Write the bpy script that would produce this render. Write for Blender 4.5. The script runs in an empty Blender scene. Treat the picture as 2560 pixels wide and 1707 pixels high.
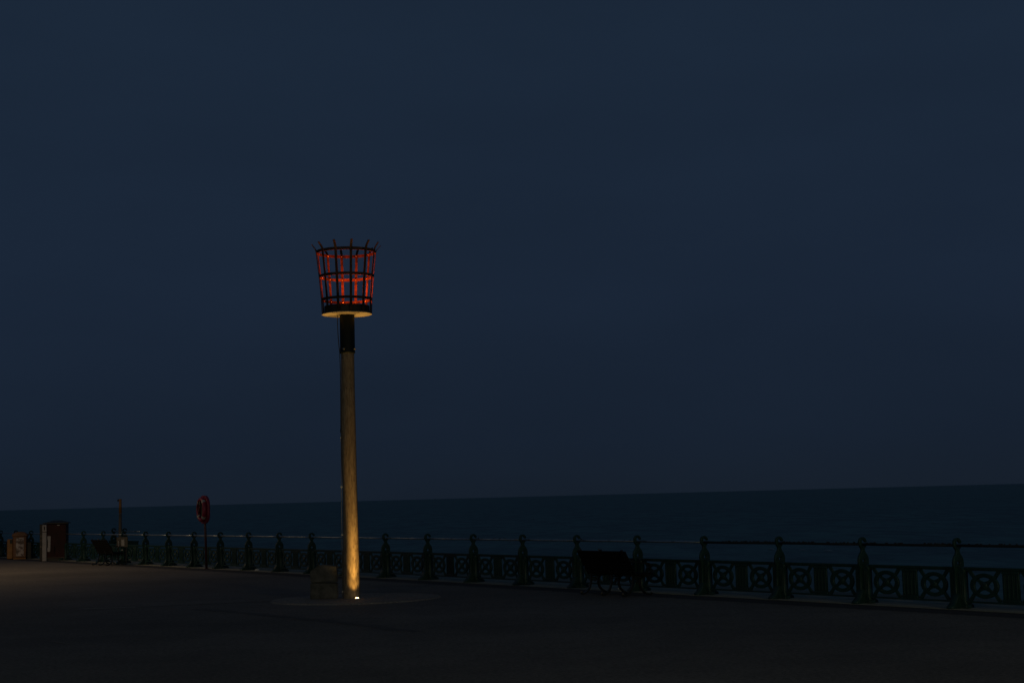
import bpy, bmesh, math, random
from math import sin, cos, pi, atan, atan2, radians, hypot
from mathutils import Vector, Matrix, noise
random.seed(7)
C = bpy.context.scene.collection
scene = bpy.context.scene

# ---------------------------------------------------------------- camera, sky, exposure
CAM_H = 2.10
PITCH, ROLL = 0.0966645, 0.0261940
cam_data = bpy.data.cameras.new('camera')
cam_data.sensor_width = 36.0
cam_data.lens = 4000.0 / 2560.0 * 36.0
cam_data.clip_end = 90000.0
cam_data.clip_start = 0.1
cam = bpy.data.objects.new('camera', cam_data)
C.objects.link(cam)
right, fwd = Vector((1, 0, 0)), Vector((0, cos(PITCH), sin(PITCH)))
up = right.cross(fwd)
rx = right * cos(ROLL) - up * sin(ROLL)
ry = right * sin(ROLL) + up * cos(ROLL)
cam.matrix_world = Matrix.Translation((0, 0, CAM_H)) @ Matrix((rx, ry, -fwd)).transposed().to_4x4()
scene.camera = cam
scene.view_settings.view_transform = 'Standard'
scene.view_settings.look = 'None'
scene.view_settings.exposure = 0.0
scene.view_settings.gamma = 1.0
scene.render.engine = 'CYCLES'
try:
    scene.cycles.use_denoising = True
    scene.cycles.sample_clamp_indirect = 4.0
    scene.cycles.max_bounces = 6
except Exception:
    pass

world = bpy.data.worlds.new('World')
scene.world = world
world.use_nodes = True
wn, wl = world.node_tree.nodes, world.node_tree.links
wn.clear()
w_out = wn.new('ShaderNodeOutputWorld')
w_bg = wn.new('ShaderNodeBackground')
w_bg.inputs['Strength'].default_value = 0.1
w_co = wn.new('ShaderNodeTexCoord')
w_sep = wn.new('ShaderNodeSeparateXYZ')
w_ramp = wn.new('ShaderNodeValToRGB')
wl.new(w_co.outputs['Generated'], w_sep.inputs[0])
wl.new(w_sep.outputs['Z'], w_ramp.inputs[0])
cr = w_ramp.color_ramp
cr.elements[0].position = 0.0
cr.elements[0].color = (0.079, 0.134, 0.236, 1)
cr.elements[1].position = 1.0
cr.elements[1].color = (0.105, 0.200, 0.370, 1)
for pos, col in ((0.035, (0.084, 0.151, 0.288, 1)), (0.12, (0.099, 0.184, 0.364, 1)), (0.28, (0.108, 0.208, 0.400, 1))):
    e = cr.elements.new(pos)
    e.color = col
# thin uneven cloud veil over the dusk sky
w_map = wn.new('ShaderNodeMapping')
w_map.inputs['Scale'].default_value = (1.0, 1.0, 3.2)
wl.new(w_co.outputs['Generated'], w_map.inputs[0])
w_no = wn.new('ShaderNodeTexNoise')
w_no.inputs['Scale'].default_value = 5.5
w_no.inputs['Detail'].default_value = 5.0
w_no.inputs['Roughness'].default_value = 0.48
wl.new(w_map.outputs[0], w_no.inputs['Vector'])
w_mr = wn.new('ShaderNodeMapRange')
w_mr.inputs[1].default_value = 0.3
w_mr.inputs[2].default_value = 0.7
w_mr.inputs[3].default_value = 0.955
w_mr.inputs[4].default_value = 1.05
wl.new(w_no.outputs['Fac'], w_mr.inputs[0])
w_mul = wn.new('ShaderNodeVectorMath')
w_mul.operation = 'SCALE'
wl.new(w_ramp.outputs[0], w_mul.inputs[0])
wl.new(w_mr.outputs[0], w_mul.inputs['Scale'])
# the last of the Nishita twilight, sun well below the horizon
w_sky = wn.new('ShaderNodeTexSky')
w_sky.sky_type = 'NISHITA'
w_sky.sun_disc = False
w_sky.sun_elevation = radians(-6.0)
w_sky.sun_rotation = radians(250.0)
w_add = wn.new('ShaderNodeVectorMath')
w_add.operation = 'ADD'
w_ss = wn.new('ShaderNodeVectorMath')
w_ss.operation = 'SCALE'
w_ss.inputs['Scale'].default_value = 0.02
wl.new(w_sky.outputs[0], w_ss.inputs[0])
wl.new(w_mul.outputs[0], w_add.inputs[0])
wl.new(w_ss.outputs[0], w_add.inputs[1])
wl.new(w_add.outputs[0], w_bg.inputs['Color'])
wl.new(w_bg.outputs[0], w_out.inputs['Surface'])

# ---------------------------------------------------------------- helpers
def link(o):
    C.objects.link(o)
    return o

def thing(name, label, cat, loc=(0, 0, 0), rotz=0.0, group=None):
    o = link(bpy.data.objects.new(name, None))
    o.empty_display_size = 0.2
    o.location = loc
    o.rotation_euler = (0, 0, rotz)
    o['label'] = label
    o['category'] = cat
    if group:
        o['group'] = group
    return o

def mesh_from(bm, name):
    bmesh.ops.recalc_face_normals(bm, faces=bm.faces[:])
    me = bpy.data.meshes.new(name)
    bm.to_mesh(me)
    bm.free()
    return me

def obj(name, bm_or_me, mat, parent=None, smooth=False):
    me = bm_or_me if isinstance(bm_or_me, bpy.types.Mesh) else mesh_from(bm_or_me, name)
    if mat and not me.materials:
        me.materials.append(mat)
    if smooth:
        for p in me.polygons:
            p.use_smooth = True
    o = link(bpy.data.objects.new(name, me))
    if parent:
        o.parent = parent
    return o

def box(bm, x0, x1, y0, y1, z0, z1, bev=0.0):
    r = bmesh.ops.create_cube(bm, size=1.0)
    vs = r['verts']
    for v in vs:
        v.co = Vector(((x0 + x1) / 2 + v.co.x * (x1 - x0), (y0 + y1) / 2 + v.co.y * (y1 - y0), (z0 + z1) / 2 + v.co.z * (z1 - z0)))
    if bev:
        es = list({e for v in vs for e in v.link_edges})
        bmesh.ops.bevel(bm, geom=es, offset=bev, segments=1, affect='EDGES', profile=0.5)
    return vs

def lathe(bm, prof, seg=32, cap=True):
    rings = []
    for r, z in prof:
        rings.append([bm.verts.new((r * cos(2 * pi * k / seg), r * sin(2 * pi * k / seg), z)) for k in range(seg)])
    for a, b in zip(rings, rings[1:]):
        for k in range(seg):
            bm.faces.new((a[k], a[(k + 1) % seg], b[(k + 1) % seg], b[k]))
    if cap:
        bm.faces.new(rings[0])
        bm.faces.new(rings[-1])
    return rings

def tube(bm, pts, rad, seg=10, cap=True):
    pts = [Vector(p) for p in pts]
    rs = rad if isinstance(rad, (list, tuple)) else [rad] * len(pts)
    prev, rings = None, []
    for i, p in enumerate(pts):
        a = pts[max(i - 1, 0)]
        b = pts[min(i + 1, len(pts) - 1)]
        t = (b - a).normalized()
        if prev is None:
            n = t.orthogonal().normalized()
        else:
            n = (prev - t * prev.dot(t)).normalized()
        prev = n
        m = t.cross(n)
        rings.append([bm.verts.new(p + (n * cos(2 * pi * k / seg) + m * sin(2 * pi * k / seg)) * rs[i]) for k in range(seg)])
    for a, b in zip(rings, rings[1:]):
        for k in range(seg):
            bm.faces.new((a[k], a[(k + 1) % seg], b[(k + 1) % seg], b[k]))
    if cap:
        bm.faces.new(rings[0])
        bm.faces.new(rings[-1])

def strap(bm, pts, width, thick, wdir):
    """flat bar along pts; width runs along wdir(i) vector, thickness across it"""
    pts = [Vector(p) for p in pts]
    rings = []
    for i, p in enumerate(pts):
        a = pts[max(i - 1, 0)]
        b = pts[min(i + 1, len(pts) - 1)]
        t = (b - a).normalized()
        w = Vector(wdir)
        w = (w - t * w.dot(t)).normalized()
        n = t.cross(w)
        hw = (width[i] if isinstance(width, (list, tuple)) else width) / 2
        ht = thick / 2
        rings.append([bm.verts.new(p + w * (sx * hw) + n * (sy * ht)) for sx, sy in ((-1, -1), (1, -1), (1, 1), (-1, 1))])
    for a, b in zip(rings, rings[1:]):
        for k in range(4):
            bm.faces.new((a[k], a[(k + 1) % 4], b[(k + 1) % 4], b[k]))
    bm.faces.new(rings[0])
    bm.faces.new(rings[-1])

def plate(name, loops, half, bevel, plane):
    """extruded outline with holes. plane 'xz' -> thickness along y, 'yz' -> thickness along x"""
    cu = bpy.data.curves.new(name, 'CURVE')
    cu.dimensions = '2D'
    cu.fill_mode = 'BOTH'
    cu.extrude = max(half - bevel, 0.001)
    cu.bevel_depth = bevel
    cu.bevel_resolution = 0
    cu.resolution_u = 1
    for lp in loops:
        sp = cu.splines.new('POLY')
        sp.points.add(len(lp) - 1)
        for p, (a, b) in zip(sp.points, lp):
            p.co = (a, b, 0, 1)
        sp.use_cyclic_u = True
    tmp = bpy.data.objects.new(name, cu)
    C.objects.link(tmp)
    bpy.context.view_layer.update()
    me = bpy.data.meshes.new_from_object(tmp.evaluated_get(bpy.context.evaluated_depsgraph_get()))
    bpy.data.objects.remove(tmp)
    if plane == 'xz':
        M = Matrix(((1, 0, 0, 0), (0, 0, -1, 0), (0, 1, 0, 0), (0, 0, 0, 1)))
    else:
        M = Matrix(((0, 0, 1, 0), (1, 0, 0, 0), (0, 1, 0, 0), (0, 0, 0, 1)))
    me.transform(M)
    bm = bmesh.new()
    bm.from_mesh(me)
    bpy.data.meshes.remove(me)
    bmesh.ops.remove_doubles(bm, verts=bm.verts[:], dist=0.0005)
    return bm

def arc(cx, cy, rx_, ry_, a0, a1, n):
    return [(cx + rx_ * cos(radians(a0 + (a1 - a0) * k / n)), cy + ry_ * sin(radians(a0 + (a1 - a0) * k / n))) for k in range(n + 1)]

def merge(dst, src):
    me = bpy.data.meshes.new('tmp')
    src.to_mesh(me)
    src.free()
    dst.from_mesh(me)
    bpy.data.meshes.remove(me)

# ---------------------------------------------------------------- materials
def mat(name, col, rough=0.7, metal=0.0, spec=0.5, col2=None, nscale=6.0, bump=0.0, bscale=40.0, detail=5.0, stretch=None, contrast=(0.35, 0.65)):
    m = bpy.data.materials.new(name)
    m.use_nodes = True
    nt = m.node_tree
    b = nt.nodes['Principled BSDF']
    b.inputs['Base Color'].default_value = (*col, 1)
    b.inputs['Roughness'].default_value = rough
    b.inputs['Metallic'].default_value = metal
    b.inputs['Specular IOR Level'].default_value = spec
    tc = nt.nodes.new('ShaderNodeTexCoord')
    mp = nt.nodes.new('ShaderNodeMapping')
    if stretch:
        mp.inputs['Scale'].default_value = stretch
    nt.links.new(tc.outputs['Object'], mp.inputs[0])
    if col2:
        n = nt.nodes.new('ShaderNodeTexNoise')
        n.inputs['Scale'].default_value = nscale
        n.inputs['Detail'].default_value = detail
        n.inputs['Roughness'].default_value = 0.62
        r = nt.nodes.new('ShaderNodeValToRGB')
        r.color_ramp.elements[0].position = contrast[0]
        r.color_ramp.elements[1].position = contrast[1]
        r.color_ramp.elements[0].color = (*col, 1)
        r.color_ramp.elements[1].color = (*col2, 1)
        nt.links.new(mp.outputs[0], n.inputs['Vector'])
        nt.links.new(n.outputs['Fac'], r.inputs[0])
        nt.links.new(r.outputs[0], b.inputs['Base Color'])
    if bump:
        n2 = nt.nodes.new('ShaderNodeTexNoise')
        n2.inputs['Scale'].default_value = bscale
        n2.inputs['Detail'].default_value = 4.0
        bp = nt.nodes.new('ShaderNodeBump')
        bp.inputs['Strength'].default_value = bump
        bp.inputs['Distance'].default_value = 0.02
        nt.links.new(mp.outputs[0], n2.inputs['Vector'])
        nt.links.new(n2.outputs['Fac'], bp.inputs['Height'])
        nt.links.new(bp.outputs[0], b.inputs['Normal'])
    return m

def glow(name, col, strength):
    m = bpy.data.materials.new(name)
    m.use_nodes = True
    b = m.node_tree.nodes['Principled BSDF']
    b.inputs['Base Color'].default_value = (0.6, 0.6, 0.6, 1)
    b.inputs['Emission Color'].default_value = (*col, 1)
    b.inputs['Emission Strength'].default_value = strength
    return m

M_iron = mat('green_iron', (0.005, 0.024, 0.022), 0.45, spec=0.35, col2=(0.010, 0.042, 0.037), nscale=9, bump=0.25, bscale=55)
M_rail = mat('worn_bare_rail', (0.08, 0.09, 0.09), 0.42, metal=0.9, col2=(0.40, 0.46, 0.48), nscale=2.2, bump=0.15, bscale=60, contrast=(0.30, 0.50))
M_rail_dark = mat('dark_rail_paint', (0.012, 0.016, 0.018), 0.6, spec=0.3)
M_flake = mat('rust_flake', (0.012, 0.012, 0.011), 0.9)
M_bench_wood = mat('dark_bench_wood', (0.004, 0.004, 0.0035), 0.7, spec=0.12, col2=(0.009, 0.008, 0.007), nscale=8, bump=0.3, stretch=(6, 0.5, 6))
M_bench_iron = mat('black_bench_iron', (0.010, 0.013, 0.013), 0.35, spec=0.5)
M_steel = mat('dark_green_steel', (0.004, 0.008, 0.009), 0.55, spec=0.15, bump=0.05)
M_basket = mat('charred_iron', (0.006, 0.005, 0.005), 0.85, spec=0.2, col2=(0.055, 0.030, 0.024), nscale=9, bump=0.6, bscale=70)
M_drum = mat('sooty_drum', (0.012, 0.009, 0.008), 0.7, bump=0.2)
M_plate = mat('galvanised_plate', (0.18, 0.16, 0.13), 0.6, col2=(0.34, 0.30, 0.24), nscale=5, bump=0.1)
M_conduit = mat('pale_conduit', (0.34, 0.33, 0.31), 0.35, metal=0.6)
M_bolt = mat('bolt_steel', (0.5, 0.48, 0.44), 0.3, metal=0.8)
M_cable = mat('black_cable', (0.01, 0.01, 0.01), 0.5)
M_stone = mat('pale_stone', (0.032, 0.036, 0.035), 0.9, col2=(0.085, 0.088, 0.086), nscale=5, bump=0.9, bscale=14)
M_red = mat('red_gloss', (0.22, 0.004, 0.036), 0.45, col2=(0.15, 0.003, 0.024), nscale=4)
M_redpole = mat('maroon_post', (0.05, 0.012, 0.016), 0.5)
M_white = mat('white_band', (0.30, 0.29, 0.28), 0.5)
M_banner = mat('pale_banner', (0.21, 0.22, 0.23), 0.7, col2=(0.28, 0.28, 0.29), nscale=6)
M_maroon = mat('dark_red_panel', (0.010, 0.003, 0.003), 0.6, spec=0.2, col2=(0.026, 0.005, 0.006), nscale=2.5)
M_dark = mat('near_black', (0.010, 0.012, 0.012), 0.6)
M_orange = mat('orange_plastic', (0.16, 0.062, 0.022), 0.5, col2=(0.11, 0.048, 0.02), nscale=4)
M_ochre = mat('ochre_paint', (0.28, 0.13, 0.03), 0.6, col2=(0.2, 0.1, 0.03), nscale=6)
M_grey = mat('weathered_grey', (0.10, 0.09, 0.07), 0.8, col2=(0.06, 0.055, 0.045), nscale=7)
M_poster = mat('weathered_poster', (0.10, 0.07, 0.055), 0.7, col2=(0.42, 0.37, 0.34), nscale=7, contrast=(0.42, 0.56))
M_paper = mat('white_paper', (0.6, 0.6, 0.58), 0.8)
M_concrete = mat('sea_wall_concrete', (0.17, 0.18, 0.14), 0.9, col2=(0.30, 0.30, 0.23), nscale=1.7, bump=0.6, bscale=25)
M_lamp_metal = mat('lamp_column_paint', (0.03, 0.04, 0.04), 0.4)

def ground_mat(name, c1, c2, c3, rough=0.85):
    m = bpy.data.materials.new(name)
    m.use_nodes = True
    nt = m.node_tree
    b = nt.nodes['Principled BSDF']
    b.inputs['Roughness'].default_value = rough
    b.inputs['Specular IOR Level'].default_value = 0.25
    tc = nt.nodes.new('ShaderNodeTexCoord')
    big = nt.nodes.new('ShaderNodeTexNoise')
    big.inputs['Scale'].default_value = 0.16
    big.inputs['Detail'].default_value = 7
    big.inputs['Roughness'].default_value = 0.6
    mid = nt.nodes.new('ShaderNodeTexNoise')
    mid.inputs['Scale'].default_value = 1.6
    mid.inputs['Detail'].default_value = 6
    mid.inputs['Roughness'].default_value = 0.7
    fine = nt.nodes.new('ShaderNodeTexNoise')
    fine.inputs['Scale'].default_value = 15
    fine.inputs['Detail'].default_value = 5
    fine.inputs['Roughness'].default_value = 0.8
    for n in (big, mid, fine):
        nt.links.new(tc.outputs['Object'], n.inputs['Vector'])
    r = nt.nodes.new('ShaderNodeValToRGB')
    r.color_ramp.elements[0].position = 0.36
    r.color_ramp.elements[1].position = 0.64
    r.color_ramp.elements[0].color = (*c1, 1)
    r.color_ramp.elements[1].color = (*c2, 1)
    nt.links.new(big.outputs['Fac'], r.inputs[0])
    mx = nt.nodes.new('ShaderNodeMix')
    mx.data_type = 'RGBA'
    mx.inputs[7].default_value = (*c3, 1)
    mr = nt.nodes.new('ShaderNodeMapRange')
    mr.inputs[1].default_value = 0.45
    mr.inputs[2].default_value = 0.75
    mr.inputs[3].default_value = 0.0
    mr.inputs[4].default_value = 0.6
    nt.links.new(mid.outputs['Fac'], mr.inputs[0])
    nt.links.new(mr.outputs[0], mx.inputs[0])
    nt.links.new(r.outputs[0], mx.inputs[6])
    mf = nt.nodes.new('ShaderNodeMapRange')
    mf.inputs[1].default_value = 0.3
    mf.inputs[2].default_value = 0.7
    mf.inputs[3].default_value = 0.38
    mf.inputs[4].default_value = 1.62
    nt.links.new(fine.outputs['Fac'], mf.inputs[0])
    sc = nt.nodes.new('ShaderNodeVectorMath')
    sc.operation = 'SCALE'
    nt.links.new(mx.outputs[2], sc.inputs[0])
    nt.links.new(mf.outputs[0], sc.inputs['Scale'])
    nt.links.new(sc.outputs[0], b.inputs['Base Color'])
    bp = nt.nodes.new('ShaderNodeBump')
    bp.inputs['Strength'].default_value = 0.6
    bp.inputs['Distance'].default_value = 0.012
    nt.links.new(fine.outputs['Fac'], bp.inputs['Height'])
    nt.links.new(bp.outputs[0], b.inputs['Normal'])
    return m

M_asphalt = ground_mat('promenade_asphalt', (0.100, 0.092, 0.078), (0.155, 0.142, 0.120), (0.075, 0.070, 0.062))
M_gutter = ground_mat('gutter_asphalt', (0.04, 0.04, 0.04), (0.055, 0.055, 0.055), (0.030, 0.030, 0.030))
M_tar = ground_mat('tar_seam', (0.078, 0.073, 0.066), (0.105, 0.098, 0.088), (0.060, 0.057, 0.052))
M_patch = ground_mat('pale_patch', (0.17, 0.155, 0.13), (0.24, 0.22, 0.18), (0.14, 0.13, 0.11))
M_beach = ground_mat('shingle', (0.16, 0.155, 0.115), (0.24, 0.22, 0.16), (0.12, 0.12, 0.09))

# weathered timber of the beacon pole
M_timber = bpy.data.materials.new('weathered_timber')
M_timber.use_nodes = True
nt = M_timber.node_tree
b = nt.nodes['Principled BSDF']
b.inputs['Roughness'].default_value = 0.85
b.inputs['Specular IOR Level'].default_value = 0.2
tc = nt.nodes.new('ShaderNodeTexCoord')
mp = nt.nodes.new('ShaderNodeMapping')
mp.inputs['Scale'].default_value = (1, 1, 0.12)
nt.links.new(tc.outputs['Object'], mp.inputs[0])
gr = nt.nodes.new('ShaderNodeTexNoise')
gr.inputs['Scale'].default_value = 42
gr.inputs['Detail'].default_value = 6
gr.inputs['Roughness'].default_value = 0.7
nt.links.new(mp.outputs[0], gr.inputs['Vector'])
r1 = nt.nodes.new('ShaderNodeValToRGB')
r1.color_ramp.elements[0].position = 0.30
r1.color_ramp.elements[0].color = (0.085, 0.062, 0.040, 1)
r1.color_ramp.elements[1].position = 0.66
r1.color_ramp.elements[1].color = (0.26, 0.215, 0.155, 1)
nt.links.new(gr.outputs['Fac'], r1.inputs[0])
mp2 = nt.nodes.new('ShaderNodeMapping')
mp2.inputs['Scale'].default_value = (1, 1, 0.4)
nt.links.new(tc.outputs['Object'], mp2.inputs[0])
sp = nt.nodes.new('ShaderNodeTexNoise')
sp.inputs['Scale'].default_value = 26
sp.inputs['Detail'].default_value = 4
sp.inputs['Roughness'].default_value = 0.75
nt.links.new(mp2.outputs[0], sp.inputs['Vector'])
r2 = nt.nodes.new('ShaderNodeValToRGB')
r2.color_ramp.elements[0].position = 0.56
r2.color_ramp.elements[0].color = (0, 0, 0, 1)
r2.color_ramp.elements[1].position = 0.66
r2.color_ramp.elements[1].color = (1, 1, 1, 1)
nt.links.new(sp.outputs['Fac'], r2.inputs[0])
mx = nt.nodes.new('ShaderNodeMix')
mx.data_type = 'RGBA'
mx.inputs[7].default_value = (0.030, 0.020, 0.014, 1)
mlt = nt.nodes.new('ShaderNodeMath')
mlt.operation = 'MULTIPLY'
mlt.inputs[1].default_value = 0.8
nt.links.new(r2.outputs[0], mlt.inputs[0])
nt.links.new(mlt.outputs[0], mx.inputs[0])
nt.links.new(r1.outputs[0], mx.inputs[6])
nt.links.new(mx.outputs[2], b.inputs['Base Color'])
bp = nt.nodes.new('ShaderNodeBump')
bp.inputs['Strength'].default_value = 0.7
bp.inputs['Distance'].default_value = 0.008
nt.links.new(gr.outputs['Fac'], bp.inputs['Height'])
nt.links.new(bp.outputs[0], b.inputs['Normal'])

# sea
M_sea = bpy.data.materials.new('sea_water')
M_sea.use_nodes = True
nt = M_sea.node_tree
b = nt.nodes['Principled BSDF']
b.inputs['Base Color'].default_value = (0.020, 0.110, 0.100, 1)
b.inputs['Roughness'].default_value = 0.34
b.inputs['Specular IOR Level'].default_value = 0.10
tc = nt.nodes.new('ShaderNodeTexCoord')
mp = nt.nodes.new('ShaderNodeMapping')
mp.inputs['Rotation'].default_value = (0, 0, radians(34))
mp.inputs['Scale'].default_value = (1.0, 0.35, 1.0)
nt.links.new(tc.outputs['Object'], mp.inputs[0])
w1 = nt.nodes.new('ShaderNodeTexNoise')
w1.inputs['Scale'].default_value = 0.22
w1.inputs['Detail'].default_value = 7
w1.inputs['Roughness'].default_value = 0.65
nt.links.new(mp.outputs[0], w1.inputs['Vector'])
bp = nt.nodes.new('ShaderNodeBump')
bp.inputs['Strength'].default_value = 1.0
bp.inputs['Distance'].default_value = 1.3
nt.links.new(w1.outputs['Fac'], bp.inputs['Height'])
nt.links.new(bp.outputs[0], b.inputs['Normal'])
mp3 = nt.nodes.new('ShaderNodeMapping')
mp3.inputs['Rotation'].default_value = (0, 0, radians(34))
mp3.inputs['Scale'].default_value = (1.6, 0.5, 1.0)
nt.links.new(tc.outputs['Object'], mp3.inputs[0])
w2 = nt.nodes.new('ShaderNodeTexNoise')
w2.inputs['Scale'].default_value = 0.11
w2.inputs['Detail'].default_value = 9
w2.inputs['Roughness'].default_value = 0.72
nt.links.new(mp3.outputs[0], w2.inputs['Vector'])
rs = nt.nodes.new('ShaderNodeValToRGB')
rs.color_ramp.elements[0].position = 0.42
rs.color_ramp.elements[0].color = (0.026, 0.088, 0.066, 1)
rs.color_ramp.elements[1].position = 0.60
rs.color_ramp.elements[1].color = (0.085, 0.215, 0.155, 1)
nt.links.new(w2.outputs['Fac'], rs.inputs[0])
nt.links.new(rs.outputs[0], b.inputs['Base Color'])

# ---------------------------------------------------------------- railing frame of reference
PX, PY = 7.556, 27.731                 # foot of the nearest whole railing post
NX, NY = 0.8254, 0.5645                # towards the sea
DX, DY = -0.5645, 0.8254               # along the railing, away from the camera
BAY = 2.193
ROT = atan2(NY, NX)
def RF(off, t, z=0.0):
    return Vector((PX + NX * off + DX * t, PY + NY * off + DY * t, z))

# ---------------------------------------------------------------- setting
def sheet(name, pts, m, z=0.0, parent=None):
    bm = bmesh.new()
    vs = [bm.verts.new((p[0], p[1], z)) for p in pts]
    bm.faces.new(vs)
    o = obj(name, bm, m, parent)
    o['kind'] = 'structure'
    return o

KB = 0.95   # seaward edge of the promenade behind the railing
# promenade slab (with a real drop on its sea side)
bm = bmesh.new()
q = [RF(-160, -140), RF(KB, -140), RF(KB, 420), RF(-160, 420)]
top = [bm.verts.new((p.x, p.y, 0)) for p in q]
bot = [bm.verts.new((p.x, p.y, -6.5)) for p in q]
bm.faces.new(top)
for i in range(4):
    bm.faces.new((top[i], top[(i + 1) % 4], bot[(i + 1) % 4], bot[i]))
o = obj('promenade', bm, M_asphalt)
o['kind'] = 'structure'
sheet('gutter', [RF(-1.05, -140), RF(-0.30, -140), RF(-0.30, 420), RF(-1.05, 420)], M_gutter, 0.004)
# concrete coping stones under the railing: separate slabs with open joints
cop = bpy.data.objects.new('coping', None)
link(cop)
cop['kind'] = 'structure'
cop.location = RF(0, 0)
cop.rotation_euler = (0, 0, ROT)
bm = bmesh.new()
box(bm, -0.30, KB + 0.03, 0.006, BAY - 0.006, -0.05, 0.009, 0.002)
me_cop = mesh_from(bm, 'coping_stone')
me_cop.materials.append(M_concrete)
for n in range(-5, 36):
    o = link(bpy.data.objects.new('coping_stone', me_cop))
    o.parent = cop
    o.location = (random.uniform(-0.006, 0.006), n * BAY, random.uniform(-0.001, 0.001))
    o['kind'] = 'structure'
# beach: shingle bank falling to the water
bm = bmesh.new()
SEA_Z = -5.0
prof = [(KB, -2.7), (12, -2.9), (26, -3.3), (40, -3.9), (56, -4.75), (75, -5.9), (140, -9)]
prev = None
for k in range(0, 61):
    t = -160 + k * 12
    row = []
    for off, z in prof:
        wob = 2.4 * noise.noise(Vector((t * 0.03, off * 0.05, 0))) if off > KB else 0
        p = RF(off + wob, t)
        row.append(bm.verts.new((p.x, p.y, z + (0.22 * noise.noise(Vector((t * 0.05, off * 0.08, 4))) if off > KB else 0))))
    if prev:
        for a in range(len(row) - 1):
            bm.faces.new((prev[a], prev[a + 1], row[a + 1], row[a]))
    prev = row
o = obj('beach', bm, M_beach, smooth=True)
o['kind'] = 'structure'
# sea to the horizon
bm = bmesh.new()
vs = [bm.verts.new(p) for p in ((*RF(30, -60000).xy, SEA_Z), (*RF(60000, -60000).xy, SEA_Z), (*RF(60000, 60000).xy, SEA_Z), (*RF(30, 60000).xy, SEA_Z))]
bm.faces.new(vs)
o = obj('sea', bm, M_sea)
o['kind'] = 'structure'
# far-off crests breaking on the water
bm = bmesh.new()
rnd = random.Random(3)
for k in range(110):
    d = rnd.uniform(150, 1100)
    u = rnd.uniform(-0.36, 0.36)
    x, y = u * d, d
    off = (x - PX) * NX + (y - PY) * NY
    if off < 62:
        continue
    L, W, Hh = rnd.uniform(0.3, 1.5) * d / 400 + 0.2, rnd.uniform(0.10, 0.3), rnd.uniform(0.05, 0.14) + d * 0.00016
    a = ROT + pi / 2 + rnd.uniform(-0.5, 0.5)
    pts = [Vector((x + cos(a) * L * s, y + sin(a) * L * s, SEA_Z + 0.01 + Hh * (1 - s * s) * rnd.uniform(0.5, 1))) for s in (-1, -0.5, 0, 0.5, 1)]
    tube(bm, pts, [0.02, W * 0.3, W * 0.4, W * 0.25, 0.02], 5)
M_foam = mat('sea_foam', (0.55, 0.60, 0.60), 0.9)
o = obj('foam_crests', bm, M_foam)
o['kind'] = 'stuff'
o['label'] = 'tiny pale crests breaking across the dark sea'

# flush sheets in the tarmac
def ribbon_sheet(name, line, w, m, z):
    L, R = [], []
    for i, p in enumerate(line):
        a = Vector(line[max(i - 1, 0)])
        b_ = Vector(line[min(i + 1, len(line) - 1)])
        t = (b_ - a).normalized()
        n = Vector((-t.y, t.x))
        ww = w * (0.6 + 0.8 * noise.noise(Vector((i * 0.9, w, 2.0))) ** 2 + 0.3 * random.random())
        L.append(Vector(p) + n * ww / 2)
        R.append(Vector(p) - n * ww / 2)
    bm = bmesh.new()
    a = [bm.verts.new((p.x, p.y, z)) for p in L]
    b_ = [bm.verts.new((p.x, p.y, z)) for p in R]
    for i in range(len(a) - 1):
        bm.faces.new((a[i], a[i + 1], b_[i + 1], b_[i]))
    o = obj(name, bm, m)
    o['kind'] = 'structure'
    return o

def wig(p0, p1, n=14, amp=0.06):
    out = []
    for i in range(n + 1):
        s = i / n
        out.append((p0[0] + (p1[0] - p0[0]) * s + random.uniform(-amp, amp), p0[1] + (p1[1] - p0[1]) * s + random.uniform(-amp, amp)))
    return out
ribbon_sheet('tar_seam', wig((-7.9, 34.0), (-5.3, 34.8)), 0.16, M_tar, 0.004)
ribbon_sheet('tar_seam', wig((-6.5, 33.0), (-3.9, 29.4)) + wig((-3.7, 29.1), (-1.6, 25.8)), 0.34, M_tar, 0.004)
ribbon_sheet('pale_patch', wig((-9.2, 33.9), (-8.1, 34.0), 8, 0.03), 0.36, M_patch, 0.004)
ribbon_sheet('pale_patch', wig((-7.5, 25.9), (-7.0, 25.25), 8, 0.01), 0.05, M_patch, 0.004)
ribbon_sheet('pale_patch', wig((-6.2, 25.9), (-5.9, 25.6), 8, 0.01), 0.04, M_patch, 0.004)
# round apron the beacon stands in
BX, BY = -3.60, 34.84
bm = bmesh.new()
ring = [bm.verts.new((BX + 0.1 + 1.80 * cos(2 * pi * k / 64), BY - 0.05 + 1.80 * sin(2 * pi * k / 64), 0.022)) for k in range(64)]
low = [bm.verts.new((BX + 0.1 + 1.83 * cos(2 * pi * k / 64), BY - 0.05 + 1.83 * sin(2 * pi * k / 64), 0.0)) for k in range(64)]
bm.faces.new(ring)
for k in range(64):
    bm.faces.new((ring[k], ring[(k + 1) % 64], low[(k + 1) % 64], low[k]))
o = obj('beacon_apron', bm, M_patch)
o['kind'] = 'structure'

# ---------------------------------------------------------------- railing
rail = thing('railing', 'long green cast iron railing with scroll topped posts and ring panels along the sea edge', 'railing', RF(0, 0), ROT)

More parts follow.
